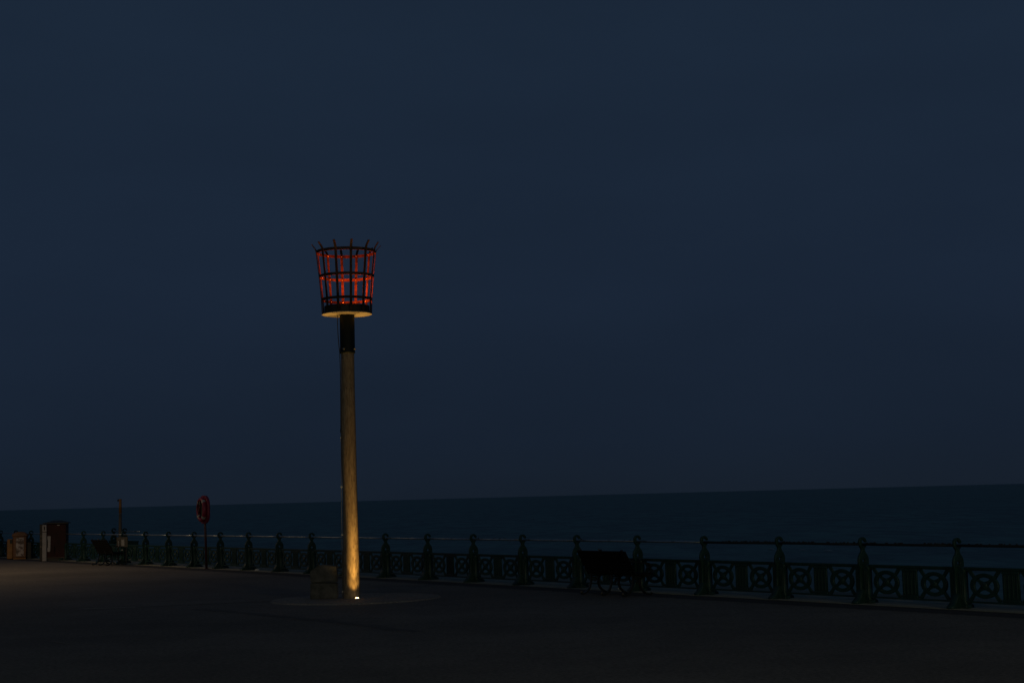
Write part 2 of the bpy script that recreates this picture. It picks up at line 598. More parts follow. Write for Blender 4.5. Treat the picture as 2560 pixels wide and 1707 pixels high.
def post_bm():
    out = []
    right = [(0.27, 0.0), (0.27, 0.03), (0.225, 0.05), (0.175, 0.10), (0.135, 0.17), (0.10, 0.24), (0.10, 0.66), (0.120, 0.68), (0.124, 0.78),
             (0.112, 0.830), (0.084, 0.880), (0.052, 0.915), (0.038, 0.940), (0.034, 0.970), (0.040, 0.995), (0.066, 1.020), (0.078, 1.045)]
    # from the right lip, over the rail seat, up round the inside of the hook, out to its tip and back over the top
    inner = [(0.060, 1.058), (0.030, 1.032), (0.0, 1.024), (-0.026, 1.034), (-0.036, 1.062)]
    inner += arc(0.002, 1.108, 0.042, 0.046, 190, 32, 8)
    tip = [(0.058, 1.118), (0.066, 1.102), (0.084, 1.104), (0.092, 1.124)]
    outer = arc(0.0, 1.104, 0.088, 0.084, 24, 188, 12)
    left = [(-0.078, 1.045), (-0.066, 1.020)] + [(-a, c) for a, c in reversed(right[:-2])]
    hole = arc(0.0, 0.765, 0.042, 0.036, 0, -330, 11)
    fin = plate('post', [right + inner + tip + outer + left, hole], 0.026, 0.006, 'xz')
    foot = [(0.27, 0.0), (0.265, 0.035), (0.225, 0.055), (0.175, 0.105), (0.135, 0.175), (0.105, 0.235)]
    merge(fin, plate('post', [foot + [(-a, c) for a, c in reversed(foot)]], 0.075, 0.010, 'xz'))
    # wide pilaster carrying the panels
    pil = [(-0.165, 0.012), (-0.165, 0.10), (-0.148, 0.125), (-0.148, 0.60), (-0.16, 0.615), (-0.16, 0.645), (-0.125, 0.685), (-0.06, 0.70),
           (0.06, 0.70), (0.125, 0.685), (0.16, 0.645), (0.16, 0.615), (0.148, 0.60), (0.148, 0.125), (0.165, 0.10), (0.165, 0.012)]
    body = plate('post', [pil], 0.058, 0.006, 'yz')
    merge(fin, body)
    for s in (-1, 1):
        for y in (-0.118, -0.082, 0.082, 0.118):
            box(fin, s * 0.052 if s > 0 else -0.070, 0.070 if s > 0 else -0.052, y - 0.009, y + 0.009, 0.14, 0.59, 0.003)
        # side feet
        box(fin, -0.075, 0.075, s * 0.12 - 0.075, s * 0.12 + 0.075, 0.0, 0.05, 0.012)
    return fin

me_post = mesh_from(post_bm(), 'post')
me_post.materials.append(M_iron)

def roundel_bm():
    def ell(a, b_, n, rev=False):
        ps = [(a * cos(2 * pi * k / n), b_ * sin(2 * pi * k / n)) for k in range(n)]
        return ps[::-1] if rev else ps
    A, B = 0.292, 0.205
    bm = plate('roundel', [ell(A, B, 48), ell(0.212, 0.150, 40, True)], 0.022, 0.006, 'yz')
    # crossed spokes with a swelling in the middle
    ang = atan2(0.150, 0.212)
    for s in (-1, 1):
        d = Vector((cos(ang), s * sin(ang)))
        n = Vector((-d.y, d.x))
        R = 0.245
        pr = [(-R, 0.030), (-R * 0.55, 0.022), (0, 0.055), (R * 0.55, 0.022), (R, 0.030)]
        loop = [tuple(d * r + n * w) for r, w in pr] + [tuple(d * r - n * w) for r, w in reversed(pr)]
        merge(bm, plate('spoke', [loop], 0.015, 0.003, 'yz'))
        # webs from the ring out to the corners of the frame
        for q_ in (-1, 1):
            a0 = Vector((q_ * 0.215, s * 0.135))
            a1 = Vector((q_ * 0.318, s * 0.262))
            dd = (a1 - a0).normalized()
            nn = Vector((-dd.y, dd.x))
            lp = [tuple(a0 + nn * 0.028), tuple(a1 + nn * 0.034), tuple(a1 - nn * 0.034), tuple(a0 - nn * 0.028)]
            merge(bm, plate('web', [lp], 0.013, 0.003, 'yz'))
    boss = bmesh.new()
    bmesh.ops.create_uvsphere(boss, u_segments=14, v_segments=8, radius=1.0)
    for v in boss.verts:
        v.co = Vector((v.co.x * 0.034, v.co.y * 0.078, v.co.z * 0.074))
    merge(bm, boss)
    return bm

me_round = mesh_from(roundel_bm(), 'roundel')
me_round.materials.append(M_iron)

PZ = 0.395     # centre height of the panels
bm = bmesh.new()
box(bm, -0.030, 0.030, 0.15, BAY - 0.15, 0.655, 0.700, 0.008)
box(bm, -0.018, 0.018, 0.15, BAY - 0.15, 0.640, 0.655)
box(bm, -0.026, 0.026, 0.15, BAY - 0.15, 0.098, 0.130, 0.006)
mid = BAY / 2
box(bm, -0.024, 0.024, mid - 0.18, mid + 0.18, 0.600, 0.640, 0.005)
box(bm, -0.024, 0.024, mid - 0.18, mid + 0.18, 0.130, 0.175, 0.005)
me_panel = mesh_from(bm, 'panel')
me_panel.materials.append(M_iron)
bm = bmesh.new()
lp = plate('slat', [[(-0.037, 0.172), (0.037, 0.172), (0.037, 0.590), (0.020, 0.603), (-0.020, 0.603), (-0.037, 0.590)]], 0.016, 0.004, 'yz')
merge(bm, lp)
box(bm, -0.026, -0.014, -0.012, 0.012, 0.20, 0.575, 0.003)
box(bm, 0.014, 0.026, -0.012, 0.012, 0.20, 0.575, 0.003)
me_slat = mesh_from(bm, 'slat')
me_slat.materials.append(M_iron)

N0, N1 = -4, 32
for n in range(N0, N1 + 1):
    p = link(bpy.data.objects.new('post', me_post))
    p.parent = rail
    p.location = (random.uniform(-0.01, 0.01), n * BAY, 0.009)
    p.rotation_euler = (random.uniform(-0.008, 0.008), random.uniform(-0.008, 0.008), 0)
    if n == N1:
        break
    f = link(bpy.data.objects.new('panel', me_panel))
    f.parent = rail
    f.location = (0, n * BAY, 0.009)
    for yy in (0.545, BAY - 0.545):
        o = link(bpy.data.objects.new('roundel', me_round))
        o.parent = f
        o.location = (0, yy, PZ - 0.006)
    for k in range(4):
        o = link(bpy.data.objects.new('slat', me_slat))
        o.parent = f
        o.location = (0, mid + (k - 1.5) * 0.086, 0)
    # one length of hand rail per bay, slightly out of true
    bm = bmesh.new()
    tube(bm, [(0, 0.004, 0), (0, BAY * 0.33, random.uniform(-0.004, 0.002)), (0, BAY * 0.66, random.uniform(-0.004, 0.002)), (0, BAY - 0.004, 0)], 0.024, 12)
    hr = obj('hand_rail', bm, M_rail if n >= 3 else M_rail_dark, rail, smooth=True)
    hr.location = (0, n * BAY, 0.009 + 1.062)
# crusted lumps of old paint along the nearest rails
bm = bmesh.new()
rnd = random.Random(11)
for n, dens in ((-3, 30), (-2, 34), (-1, 44), (0, 50), (1, 44), (2, 26), (4, 7), (6, 8)):
    for k in range(dens):
        y = n * BAY + rnd.uniform(0.1, BAY - 0.1)
        if noise.noise(Vector((y * 1.7, 3.3, 0))) < -0.12:
            continue
        s = rnd.uniform(0.008, 0.026)
        r = bmesh.ops.create_icosphere(bm, subdivisions=1, radius=1.0)
        for v in r['verts']:
            v.co = Vector((v.co.x * 0.014, y + v.co.y * s * rnd.uniform(0.8, 1.5), 0.009 + 1.062 + 0.024 + v.co.z * s * rnd.uniform(0.5, 1.0)))
o = obj('paint_crust', bm, M_flake, rail)
o['kind'] = 'stuff'

# ---------------------------------------------------------------- beacon
beacon = thing('fire_beacon', 'tall beacon brazier glowing red on a weathered wooden pole, lit from its foot', 'beacon', (BX, BY, 0.0))
beacon.rotation_euler = (0, 0, 0)
# timber pole
bm = bmesh.new()
seg, rows = 36, 90
prev = None
for i in range(rows + 1):
    z = 5.36 * i / rows
    s = i / rows
    rad = 0.176 - 0.030 * s + 0.004 * sin(z * 2.1)
    cx = 0.012 * sin(z * 1.1 + 0.5) * sin(pi * s)
    cur = []
    for k in range(seg):
        a = 2 * pi * k / seg
        rr = rad + 0.004 * noise.noise(Vector((cos(a) * 2.4, sin(a) * 2.4, z * 0.8))) + 0.0025 * noise.noise(Vector((cos(a) * 9, sin(a) * 9, z * 1.5)))
        cur.append(bm.verts.new((cx + rr * cos(a), rr * sin(a), z)))
    if prev:
        for k in range(seg):
            bm.faces.new((prev[k], prev[(k + 1) % seg], cur[(k + 1) % seg], cur[k]))
    prev = cur
pole = obj('wooden_pole', bm, M_timber, beacon, smooth=True)
# steel sleeve
bm = bmesh.new()
lathe(bm, [(0.150, 5.31), (0.163, 5.31), (0.165, 5.34), (0.163, 5.36), (0.162, 6.152), (0.158, 6.157)], 36)
sleeve = obj('steel_sleeve', bm, M_steel, beacon, smooth=True)
for a in (-112, -20, 70, 160):
    bm = bmesh.new()
    r = bmesh.ops.create_cone(bm, cap_ends=True, segments=6, radius1=0.020, radius2=0.017, depth=0.035)
    bmesh.ops.rotate(bm, verts=bm.verts[:], cent=(0, 0, 0), matrix=Matrix.Rotation(pi / 2, 3, 'Y'))
    o = obj('bolt', bm, M_bolt, sleeve)
    o.location = (0.176 * cos(radians(a)), 0.176 * sin(radians(a)), 5.40)
    o.rotation_euler = (0, 0, radians(a))
# cable beside the sleeve, going on down the timber
bm = bmesh.new()
tube(bm, [(-0.20, -0.04, 6.155), (-0.205, -0.05, 6.0), (-0.20, -0.05, 5.75), (-0.185, -0.04, 5.5), (-0.168, -0.03, 5.32), (-0.162, -0.02, 4.9), (-0.165, -0.02, 4.2), (-0.172, -0.02, 3.62)], 0.009, 8)
obj('cable', bm, M_cable, beacon, smooth=True)
bm = bmesh.new()
tube(bm, [(-0.176, 0.015, 3.60), (-0.182, 0.015, 2.4), (-0.190, 0.015, 1.2), (-0.194, 0.015, 0.03)], 0.0085, 8)
conduit = obj('conduit', bm, M_conduit, beacon, smooth=True)
bm = bmesh.new()
lathe(bm, [(0.010, 3.58), (0.016, 3.60), (0.016, 3.65), (0.010, 3.67)], 10)
for v in bm.verts:
    v.co += Vector((-0.176, 0.012, 0))
obj('conduit_gland', bm, M_cable, beacon)
for z in (3.475, 2.413, 1.382, 0.161):
    bm = bmesh.new()
    box(bm, -0.024, 0.024, -0.016, 0.014, -0.011, 0.011, 0.003)
    xs = -0.176 - 0.0048 * (3.6 - z)
    o = obj('pipe_clip', bm, M_bolt, beacon)
    o.location = (xs + 0.004, 0.008, z)

kids_before = set(bpy.data.objects)
# fire basket: plate, drum, rings, bars
bm = bmesh.new()
lathe(bm, [(0.535, 6.205), (0.547, 6.210), (0.547, 6.226), (0.535, 6.230)], 72)
bplate = obj('base_plate', bm, M_plate, beacon)
bm = bmesh.new()
lathe(bm, [(0.546, 6.231), (0.546, 6.244), (0.490, 6.244), (0.490, 6.231)], 72, cap=False)
obj('plate_rim', bm, M_drum, beacon)
bm = bmesh.new()
outer = lathe(bm, [(0.493, 6.245), (0.493, 6.395), (0.480, 6.395), (0.480, 6.260), (0.02, 6.258)], 64, cap=True)
drum = obj('drum', bm, M_drum, beacon, smooth=False)
def rad_at(z):
    tab = [(6.21, 0.545), (6.54, 0.556), (7.05, 0.600), (7.587, 0.660), (7.62, 0.664)]
    for (a, ra), (b_, rb) in zip(tab, tab[1:]):
        if z <= b_:
            return ra + (rb - ra) * (z - a) / (b_ - a)
    return tab[-1][1]
for zc, hh in ((6.54, 0.056), (7.05, 0.060), (7.587, 0.064)):
    bm = bmesh.new()
    lo, hi = zc - hh / 2, zc + hh / 2
    r0, r1 = rad_at(lo) - 0.012, rad_at(hi) - 0.012
    prof = [(r0, lo), (r1, hi), (r1 - 0.012, hi), (r0 - 0.012, lo)]
    rings = lathe(bm, prof, 96, cap=False)
    for k in range(96):
        bm.faces.new((rings[3][k], rings[3][(k + 1) % 96], rings[0][(k + 1) % 96], rings[0][k]))
    hoop = obj('hoop', bm, M_basket, beacon)
    for k in range(12):
        a = radians(-90 + 15 + 30 * k)
        bm = bmesh.new()
        bmesh.ops.create_uvsphere(bm, u_segments=8, v_segments=6, radius=0.013)
        rv = obj('rivet', bm, M_bolt, hoop)
        rr = rad_at(zc) - 0.026
        rv.location = (rr * cos(a), rr * sin(a), zc)
rnd = random.Random(5)
for k in range(12):
    a = radians(-90 + 15 + 30 * k + rnd.uniform(-1.2, 1.2))
    c, s = cos(a), sin(a)
    pts = []
    for z in (6.236, 6.39, 6.54, 6.8, 7.05, 7.3, 7.50, 7.60):
        rr = rad_at(min(z, 7.6)) + 0.001
        pts.append((rr * c, rr * s, z))
    fl = rnd.uniform(0.085, 0.115)
    ln = rnd.uniform(0.125, 0.150)
    pts.append(((0.664 + fl * 0.25) * c, (0.664 + fl * 0.25) * s, 7.62 + ln * 0.30))
    pts.append(((0.664 + fl) * c, (0.664 + fl) * s, 7.62 + ln))
    bm = bmesh.new()
    strap(bm, pts, [0.055, 0.055, 0.057, 0.054, 0.058, 0.054, 0.057, 0.056, 0.054, 0.050], 0.013, (-s, c, 0))
    obj('bar', bm, M_basket, beacon)
# lamps lying in the drum
M_ember = glow('red_lamp_glass', (1.0, 0.10, 0.01), 3.0)
for k, (lx, ly, pw) in enumerate(((0.10, -0.14, 240.0), (-0.16, -0.10, 60.0), (0.16, 0.10, 50.0))):
    bm = bmesh.new()
    lathe(bm, [(0.05, 0.0), (0.055, 0.05), (0.045, 0.062)], 16)
    lh = obj('flood_lamp', bm, M_drum, beacon)
    lh.location = (lx, ly, 6.262)
    bm = bmesh.new()
    bmesh.ops.create_circle(bm, cap_ends=True, segments=16, radius=0.042)
    ln_ = obj('lens', bm, M_ember, lh)
    ln_.location = (0, 0, 0.064)
    ld = bpy.data.lights.new('red_light', 'SPOT')
    ld.energy = pw * 1.35
    ld.spot_size = radians(150)
    ld.spot_blend = 1.0
    ld.color = (1.0, 0.090, 0.006)
    ld.shadow_soft_size = 0.03
    lo_ = link(bpy.data.objects.new('red_light', ld))
    lo_.parent = beacon
    lo_.location = (lx, ly, 6.37)
    lo_.rotation_euler = Vector((0.10, 0.22, 1.0)).to_track_quat('-Z', 'Y').to_euler()


for o in set(bpy.data.objects) - kids_before:
    if o.parent is beacon:
        o.location.z -= 0.047
# ---------------------------------------------------------------- ground uplighters at the foot of the pole
M_lens = glow('uplighter_lens', (1.0, 0.68, 0.36), 12.0)
def uplighter(label, x, y, beams, tilt):
    t = thing('ground_uplighter', label, 'ground light', (x, y, 0.022), 0, 'ground lights at the foot of the beacon')
    bm = bmesh.new()
    lathe(bm, [(0.075, 0.0), (0.075, 0.012), (0.056, 0.018), (0.056, 0.010)], 24, cap=True)
    obj('bezel', bm, M_bolt, t)
    bm = bmesh.new()
    bmesh.ops.create_uvsphere(bm, u_segments=16, v_segments=8, radius=0.034)
    for v in bm.verts:
        v.co.z = max(v.co.z, 0) * 0.55
    l = obj('lens', bm, M_lens, t, smooth=True)
    l.location = (0, 0, 0.014)
    # one fitting, three nested cones: a tight beam with a weak skirt
    aim = Vector((BX + tilt[0] - x, BY + tilt[1] - y, 6.2))
    for pw, cn in beams:
        ld = bpy.data.lights.new('uplight', 'SPOT')
        ld.energy = pw
        ld.color = (1.0, 0.53, 0.115)
        ld.spot_size = radians(cn)
        ld.spot_blend = 1.0
        ld.shadow_soft_size = 0.03
        lo_ = link(bpy.data.objects.new('uplight', ld))
        lo_.parent = t
        lo_.location = (0, 0, 0.055)
        lo_.rotation_euler = aim.to_track_quat('-Z', 'Y').to_euler()
    return t
uplighter('small bright warm light set in the ground at the front right of the beacon pole', BX + 0.150, BY - 0.315, ((950, 23), (230, 50), (30, 110)), (0.04, -0.10))
uplighter('small warm ground light hidden behind the left of the beacon pole', BX - 0.10, BY + 0.60, ((700, 24), (260, 54)), (-0.12, 0.10))

# ---------------------------------------------------------------- split stone block beside the beacon
blk = thing('stone_block', 'low two part stone marker with a sloping top left of the beacon pole', 'stone', (-4.21, 35.0, 0.022), radians(4))
def rough_block(pts, m, name, parent, z0):
    bm = bmesh.new()
    n = len(pts)
    a = [bm.verts.new((x, -0.20, z)) for x, z in pts]
    b_ = [bm.verts.new((x + 0.01, 0.20, z)) for x, z in pts]
    bm.faces.new(a)
    bm.faces.new(b_)
    for i in range(n):
        bm.faces.new((a[i], a[(i + 1) % n], b_[(i + 1) % n], b_[i]))
    bmesh.ops.recalc_face_normals(bm, faces=bm.faces[:])
    bmesh.ops.bevel(bm, geom=bm.edges[:], offset=0.014, segments=2, affect='EDGES')
    bmesh.ops.subdivide_edges(bm, edges=[e for e in bm.edges if e.calc_length() > 0.1], cuts=4, use_grid_fill=True)
    for v in bm.verts:
        v.co += Vector((noise.noise(v.co * 7), noise.noise(v.co * 7 + Vector((5, 0, 0))), noise.noise(v.co * 7 + Vector((0, 9, 0))))) * 0.008
    o = obj(name, bm, m, parent)
    return o
rough_block([(-0.285, 0.0), (0.285, 0.0), (0.288, 0.325), (-0.290, 0.345)], M_stone, 'lower_stone', blk, 0)
rough_block([(-0.285, 0.362), (0.285, 0.345), (0.283, 0.69), (0.02, 0.725), (-0.06, 0.72), (-0.283, 0.60)], M_stone, 'upper_stone', blk, 0)

# ---------------------------------------------------------------- benches
BL = 1.66
def make_bench(label, loc):
    t = thing('park_bench', label, 'bench', loc, ROT, 'slatted benches facing the sea along the railing')
    top, low = Vector((0.0, 0, 0.93)), Vector((0.28, 0, 0.42))
    dv = (low - top)
    # back slats
    for k in range(6):
        c = top + dv * ((k + 0.5) / 6.0)
        bm = bmesh.new()
        d = dv.normalized()
        n = Vector((d.z, 0, -d.x))
        hw, ht = 0.0435, 0.012
        a = [c + d * (sx * hw) + n * (sy * ht) for sx, sy in ((-1, -1), (1, -1), (1, 1), (-1, 1))]
        v0 = [bm.verts.new((p.x, -BL / 2, p.z)) for p in a]
        v1 = [bm.verts.new((p.x, BL / 2, p.z)) for p in a]
        bm.faces.new(v0)
        bm.faces.new(v1)
        for i in range(4):
            bm.faces.new((v0[i], v0[(i + 1) % 4], v1[(i + 1) % 4], v1[i]))
        bmesh.ops.bevel(bm, geom=bm.edges[:], offset=0.004, segments=1, affect='EDGES')
        obj('back_slat', bm, M_bench_wood, t)
    for k in range(6):
        x = 0.31 + k * 0.072
        z = 0.425 + 0.012 * abs(k - 2.0) * 0.8
        bm = bmesh.new()
        box(bm, x - 0.030, x + 0.030, -BL / 2, BL / 2, z - 0.013, z + 0.013, 0.005)
        obj('seat_slat', bm, M_bench_wood, t)
    for y in (-BL / 2 + 0.12, 0.0, BL / 2 - 0.12):
        bm = bmesh.new()
        W = (0, 1, 0)
        def st(pts, th, w=0.045):
            strap(bm, [(x, y, z) for x, z in pts], w, th, W)
        # back upright running down into the rear leg that curls outwards
        st([(-0.005, 0.955), (0.02, 0.91), (0.10, 0.76), (0.19, 0.60), (0.275, 0.43), (0.275, 0.34), (0.262, 0.24), (0.22, 0.13), (0.15, 0.055), (0.07, 0.018), (0.02, 0.02), (0.0, 0.05)], 0.034)
        # seat bearer
        st([(0.27, 0.395), (0.45, 0.388), (0.60, 0.395), (0.74, 0.412)], 0.034)
        # front leg, bowed
        st([(0.52, 0.39), (0.46, 0.32), (0.455, 0.23), (0.50, 0.13), (0.58, 0.06), (0.68, 0.02), (0.745, 0.02), (0.765, 0.05)], 0.036)
        # scroll brace under the seat
        st([(0.27, 0.33), (0.33, 0.36), (0.39, 0.34), (0.41, 0.30), (0.38, 0.27), (0.35, 0.29)], 0.018, 0.03)
        obj('leg_frame', bm, M_bench_iron, t, smooth=False)
        if y != 0.0:
            bm = bmesh.new()
            strap(bm, [(x, y, z) for x, z in ((0.115, 0.70), (0.22, 0.725), (0.38, 0.70), (0.55, 0.665), (0.68, 0.66), (0.745, 0.63), (0.755, 0.585), (0.72, 0.56), (0.70, 0.58))], 0.05, 0.026, W)
            strap(bm, [(x, y, z) for x, z in ((0.70, 0.64), (0.745, 0.52), (0.74, 0.415))], 0.03, 0.024, W)
            obj('armrest', bm, M_bench_iron, t)
        for z in (0.055,):
            for x in (0.005,):
                bm = bmesh.new()
                bmesh.ops.create_uvsphere(bm, u_segments=10, v_segments=6, radius=0.024)
                fb = obj('foot_highlight', bm, M_grey, t)  # pale grey ball stands in for the highlight on the foot tip
                fb.location = (x, y, z)
    bm = bmesh.new()
    bmesh.ops.create_uvsphere(bm, u_segments=10, v_segments=6, radius=0.02)
    kn = obj('plaque_stud', bm, M_grey, t)
    kn.location = (0.005, 0.06, 0.955)
    return t

def off_t(x, y):
    return ((x - PX) * NX + (y - PY) * NY, (x - PX) * DX + (y - PY) * DY)
bench = make_bench('near dark slatted bench backing onto the promenade right of centre', RF(-1.42, 8.24))
def copy_tree(o, parent=None):
    c = o.copy()
    link(c)
    if parent:
        c.parent = parent
    for ch in list(o.children):
        copy_tree(ch, c)
    return c
b2 = copy_tree(bench)
b2.location = RF(-1.3, 38.55)
b2['label'] = 'far dark bench by the railing between the red cabinet and the yellow pole'

# ---------------------------------------------------------------- life ring on its post
lr = thing('life_ring_station', 'red life ring housing with white bands on a thin maroon post by the railing', 'life ring', RF(-0.40, 30.92, 0.0), ROT)
bm = bmesh.new()
tube(bm, [(0, 0, 0.0), (-0.03, 0, 1.2), (-0.07, 0, 2.20)], 0.038, 12)
obj('post', bm, M_redpole, lr, smooth=True)
bm = bmesh.new()
lathe(bm, [(0.10, 0.0), (0.10, 0.015), (0.05, 0.03)], 16)
obj('base_flange', bm, M_redpole, lr)
outl = []
for a, b_, s, e in ((0, 0.0, 0, 0),):
    pass
hx, hz, rr_ = 0.35, 0.45, 0.30
loop = []
for cxx, czz, a0 in ((hx - rr_, hz - rr_, 0), (-hx + rr_, hz - rr_, 90), (-hx + rr_, -hz + rr_, 180), (hx - rr_, -hz + rr_, 270)):
    loop += arc(cxx, czz, rr_, rr_, a0, a0 + 90, 7)
hous = thing_h = obj('housing', plate('housing', [loop], 0.045, 0.012, 'yz'), M_red, lr)
hous.location = (-0.06, 0, 1.95)
bm = bmesh.new()
segs = 48
def torus(bm, R, Rz, r, a0, a1, n, seg=12):
    rings = []
    for i in range(n + 1):
        a = a0 + (a1 - a0) * i / n
        c = Vector((0, R * cos(a), Rz * sin(a)))
        nn = Vector((0, cos(a), sin(a)))
        rings.append([bm.verts.new(c + nn * (r * cos(2 * pi * k / seg)) + Vector((1, 0, 0)) * (r * sin(2 * pi * k / seg))) for k in range(seg)])
    for p, q_ in zip(rings, rings[1:]):
        for k in range(seg):
            bm.faces.new((p[k], p[(k + 1) % seg], q_[(k + 1) % seg], q_[k]))
torus(bm, 0.255, 0.34, 0.068, 0, 2 * pi, 48)
bmesh.ops.remove_doubles(bm, verts=bm.verts[:], dist=1e-4)
ringo = obj('ring', bm, M_red, lr, smooth=True)
ringo.location = (-0.165, 0, 1.95)
for k in range(4):
    bm = bmesh.new()
    a = radians(45 + 90 * k)
    torus(bm, 0.255, 0.34, 0.074, a - 0.13, a + 0.13, 4)
    w = obj('white_band', bm, M_white, ringo)
bm = bmesh.new()
for v in box(bm, -0.012, 0.012, -0.17, 0.17, -0.20, 0.20, 0.02):
    pass
o = obj('dark_recess', bm, M_dark, hous)
o.location = (-0.05, 0, 0.0)
bm = bmesh.new()
tube(bm, [(-0.20, -0.02, 0.29), (-0.24, -0.12, 0.05), (-0.23, 0.02, -0.15), (-0.24, 0.14, 0.08), (-0.20, 0.04, 0.28)], 0.012, 6)
o = obj('grab_rope', bm, M_cable, ringo)
o.location = (0.14, 0, 0)

# ---------------------------------------------------------------- red cabinet
cab = thing('promenade_cabinet', 'tall dark red cabinet with a low hipped roof and a white upright strip', 'cabinet', (-18.85, 65.9, 0.0), radians(8))
bm = bmesh.new()
box(bm, -0.36, 0.44, -0.35, 0.35, 0.10, 1.50, 0.01)
obj('body', bm, M_maroon, cab)
bm = bmesh.new()
box(bm, -0.34, 0.42, -0.33, 0.33, 0.0, 0.10)
obj('plinth', bm, M_dark, cab)
bm = bmesh.new()
box(bm, -0.37, 0.45, -0.362, -0.352, 0.115, 0.135)
obj('trim_strip', bm, M_grey, cab)
bm = bmesh.new()
a = [bm.verts.new(p) for p in ((-0.48, -0.42, 1.503), (0.52, -0.42, 1.503), (0.52, 0.42, 1.503), (-0.48, 0.42, 1.503))]
a2 = [bm.verts.new(p) for p in ((-0.48, -0.42, 1.535), (0.52, -0.42, 1.535), (0.52, 0.42, 1.535), (-0.48, 0.42, 1.535))]
t1, t2 = bm.verts.new((-0.10, 0, 1.63)), bm.verts.new((0.22, 0, 1.63))
bm.faces.new(a)
for i in range(4):
    bm.faces.new((a[i], a[(i + 1) % 4], a2[(i + 1) % 4], a2[i]))
bm.faces.new((a2[0], a2[1], t2, t1))
bm.faces.new((a2[2], a2[3], t1, t2))
bm.faces.new((a2[1], a2[2], t2))
bm.faces.new((a2[3], a2[0], t1))
obj('roof', bm, M_dark, cab)
bm = bmesh.new()
box(bm, -0.62, -0.46, -0.30, 0.30, 0.0, 1.49, 0.008)
obj('side_panel', bm, M_dark, cab)
bm = bmesh.new()
box(bm, -0.50, -0.335, -0.395, -0.356, 0.0, 1.46, 0.006)
wp = obj('white_upright', bm, M_banner, cab)
bm = bmesh.new()
box(bm, -0.445, -0.395, -0.402, -0.3955, 1.25, 1.40)
obj('dark_badge', bm, M_dark, wp)
bm = bmesh.new()
box(bm, -0.50, -0.33, -0.400, -0.396, 1.16, 1.19)
obj('dark_band', bm, M_dark, wp)
bm = bmesh.new()
vs = [(-0.300, 1.00), (-0.175, 1.00), (-0.190, 0.42), (-0.215, 0.37), (-0.300, 0.38)]
notice = obj('white_notice', plate('notice', [vs], 0.008, 0.001, 'xz'), M_banner, cab)
notice.location = (0, -0.366, 0)
bm = bmesh.new()
box(bm, -0.262, -0.225, -0.378, -0.3745, 0.55, 0.85)
obj('dark_slot', bm, M_dark, notice)
bm.free() if False else None
bm = bmesh.new()
box(bm, 0.08, 0.18, -0.362, -0.352, 1.42, 1.45)
obj('small_plate', bm, M_banner, cab)
bm = bmesh.new()
for z0, z1 in ((0.96, 1.06), (0.80, 0.88), (0.55, 0.62)):
    box(bm, -0.60, -0.535, -0.306, -0.3005, z0, z1)
obj('side_sticker', bm, M_grey, cab)

# ---------------------------------------------------------------- orange bin
bn = thing('orange_bin', 'weathered orange bin with a domed lid and a peeling pale poster', 'bin', (-21.35, 69.1, 0.0), radians(10))
bm = bmesh.new()
vs = box(bm, -0.235, 0.32, -0.32, 0.32, 0.06, 0.98, 0.03)
for v in bm.verts:
    if v.co.z > 0.5:
        v.co.x *= 1.03
obj('body', bm, M_orange, bn)
bm = bmesh.new()
box(bm, -0.22, 0.30, -0.30, 0.30, 0.0, 0.06)
obj('base', bm, M_ochre, bn)
bm = bmesh.new()
box(bm, -0.48, -0.24, -0.28, 0.28, 0.02, 0.86, 0.03)
side = obj('side_hopper', bm, M_ochre, bn)
bm = bmesh.new()
prof = arc(0.04, 0.985, 0.30, 0.16, 0, 180, 14)
lid = obj('lid', plate('lid', [prof], 0.34, 0.02, 'xz'), M_orange, bn)
bm = bmesh.new()
box(bm, -0.36, -0.25, -0.30, -0.2835, 0.68, 0.84)
obj('hopper_mouth', bm, M_dark, side)
bm = bmesh.new()
box(bm, -0.10, 0.22, -0.334, -0.3215, 0.14, 0.92)
obj('poster', bm, M_poster, bn)
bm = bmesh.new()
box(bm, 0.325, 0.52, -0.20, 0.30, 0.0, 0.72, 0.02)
obj('bin_side_shade', bm, M_dark, bn)  # near-black box added to stand in for the shade beside the bin

# ---------------------------------------------------------------- notice board, small sea balcony and yellow pole
nb = thing('notice_board', 'small pale notice board fixed on the railing below the yellow pole', 'sign', RF(-0.20, 39.1, 0.0), ROT - radians(28))
bm = bmesh.new()
box(bm, -0.20, 0.20, -0.02, 0.0, 0.62, 0.99, 0.004)
obj('board', bm, M_grey, nb)
bm = bmesh.new()
box(bm, -0.03, 0.08, -0.026, -0.0205, 0.66, 0.90)
obj('white_sheet', bm, M_white, nb)
bm = bmesh.new()
box(bm, -0.15, -0.12, -0.026, -0.0205, 0.66, 0.86)
obj('pale_edge_strip', bm, M_banner, nb)
bm = bmesh.new()
box(bm, -0.03, 0.03, -0.03, -0.005, 0.50, 0.54)
obj('lower_tag', bm, M_banner, nb)
bm = bmesh.new()
box(bm, -0.16, -0.12, 0.002, 0.032, 0.0, 0.98)
box(bm, 0.12, 0.16, 0.002, 0.032, 0.0, 0.98)
obj('stand', bm, M_dark, nb)

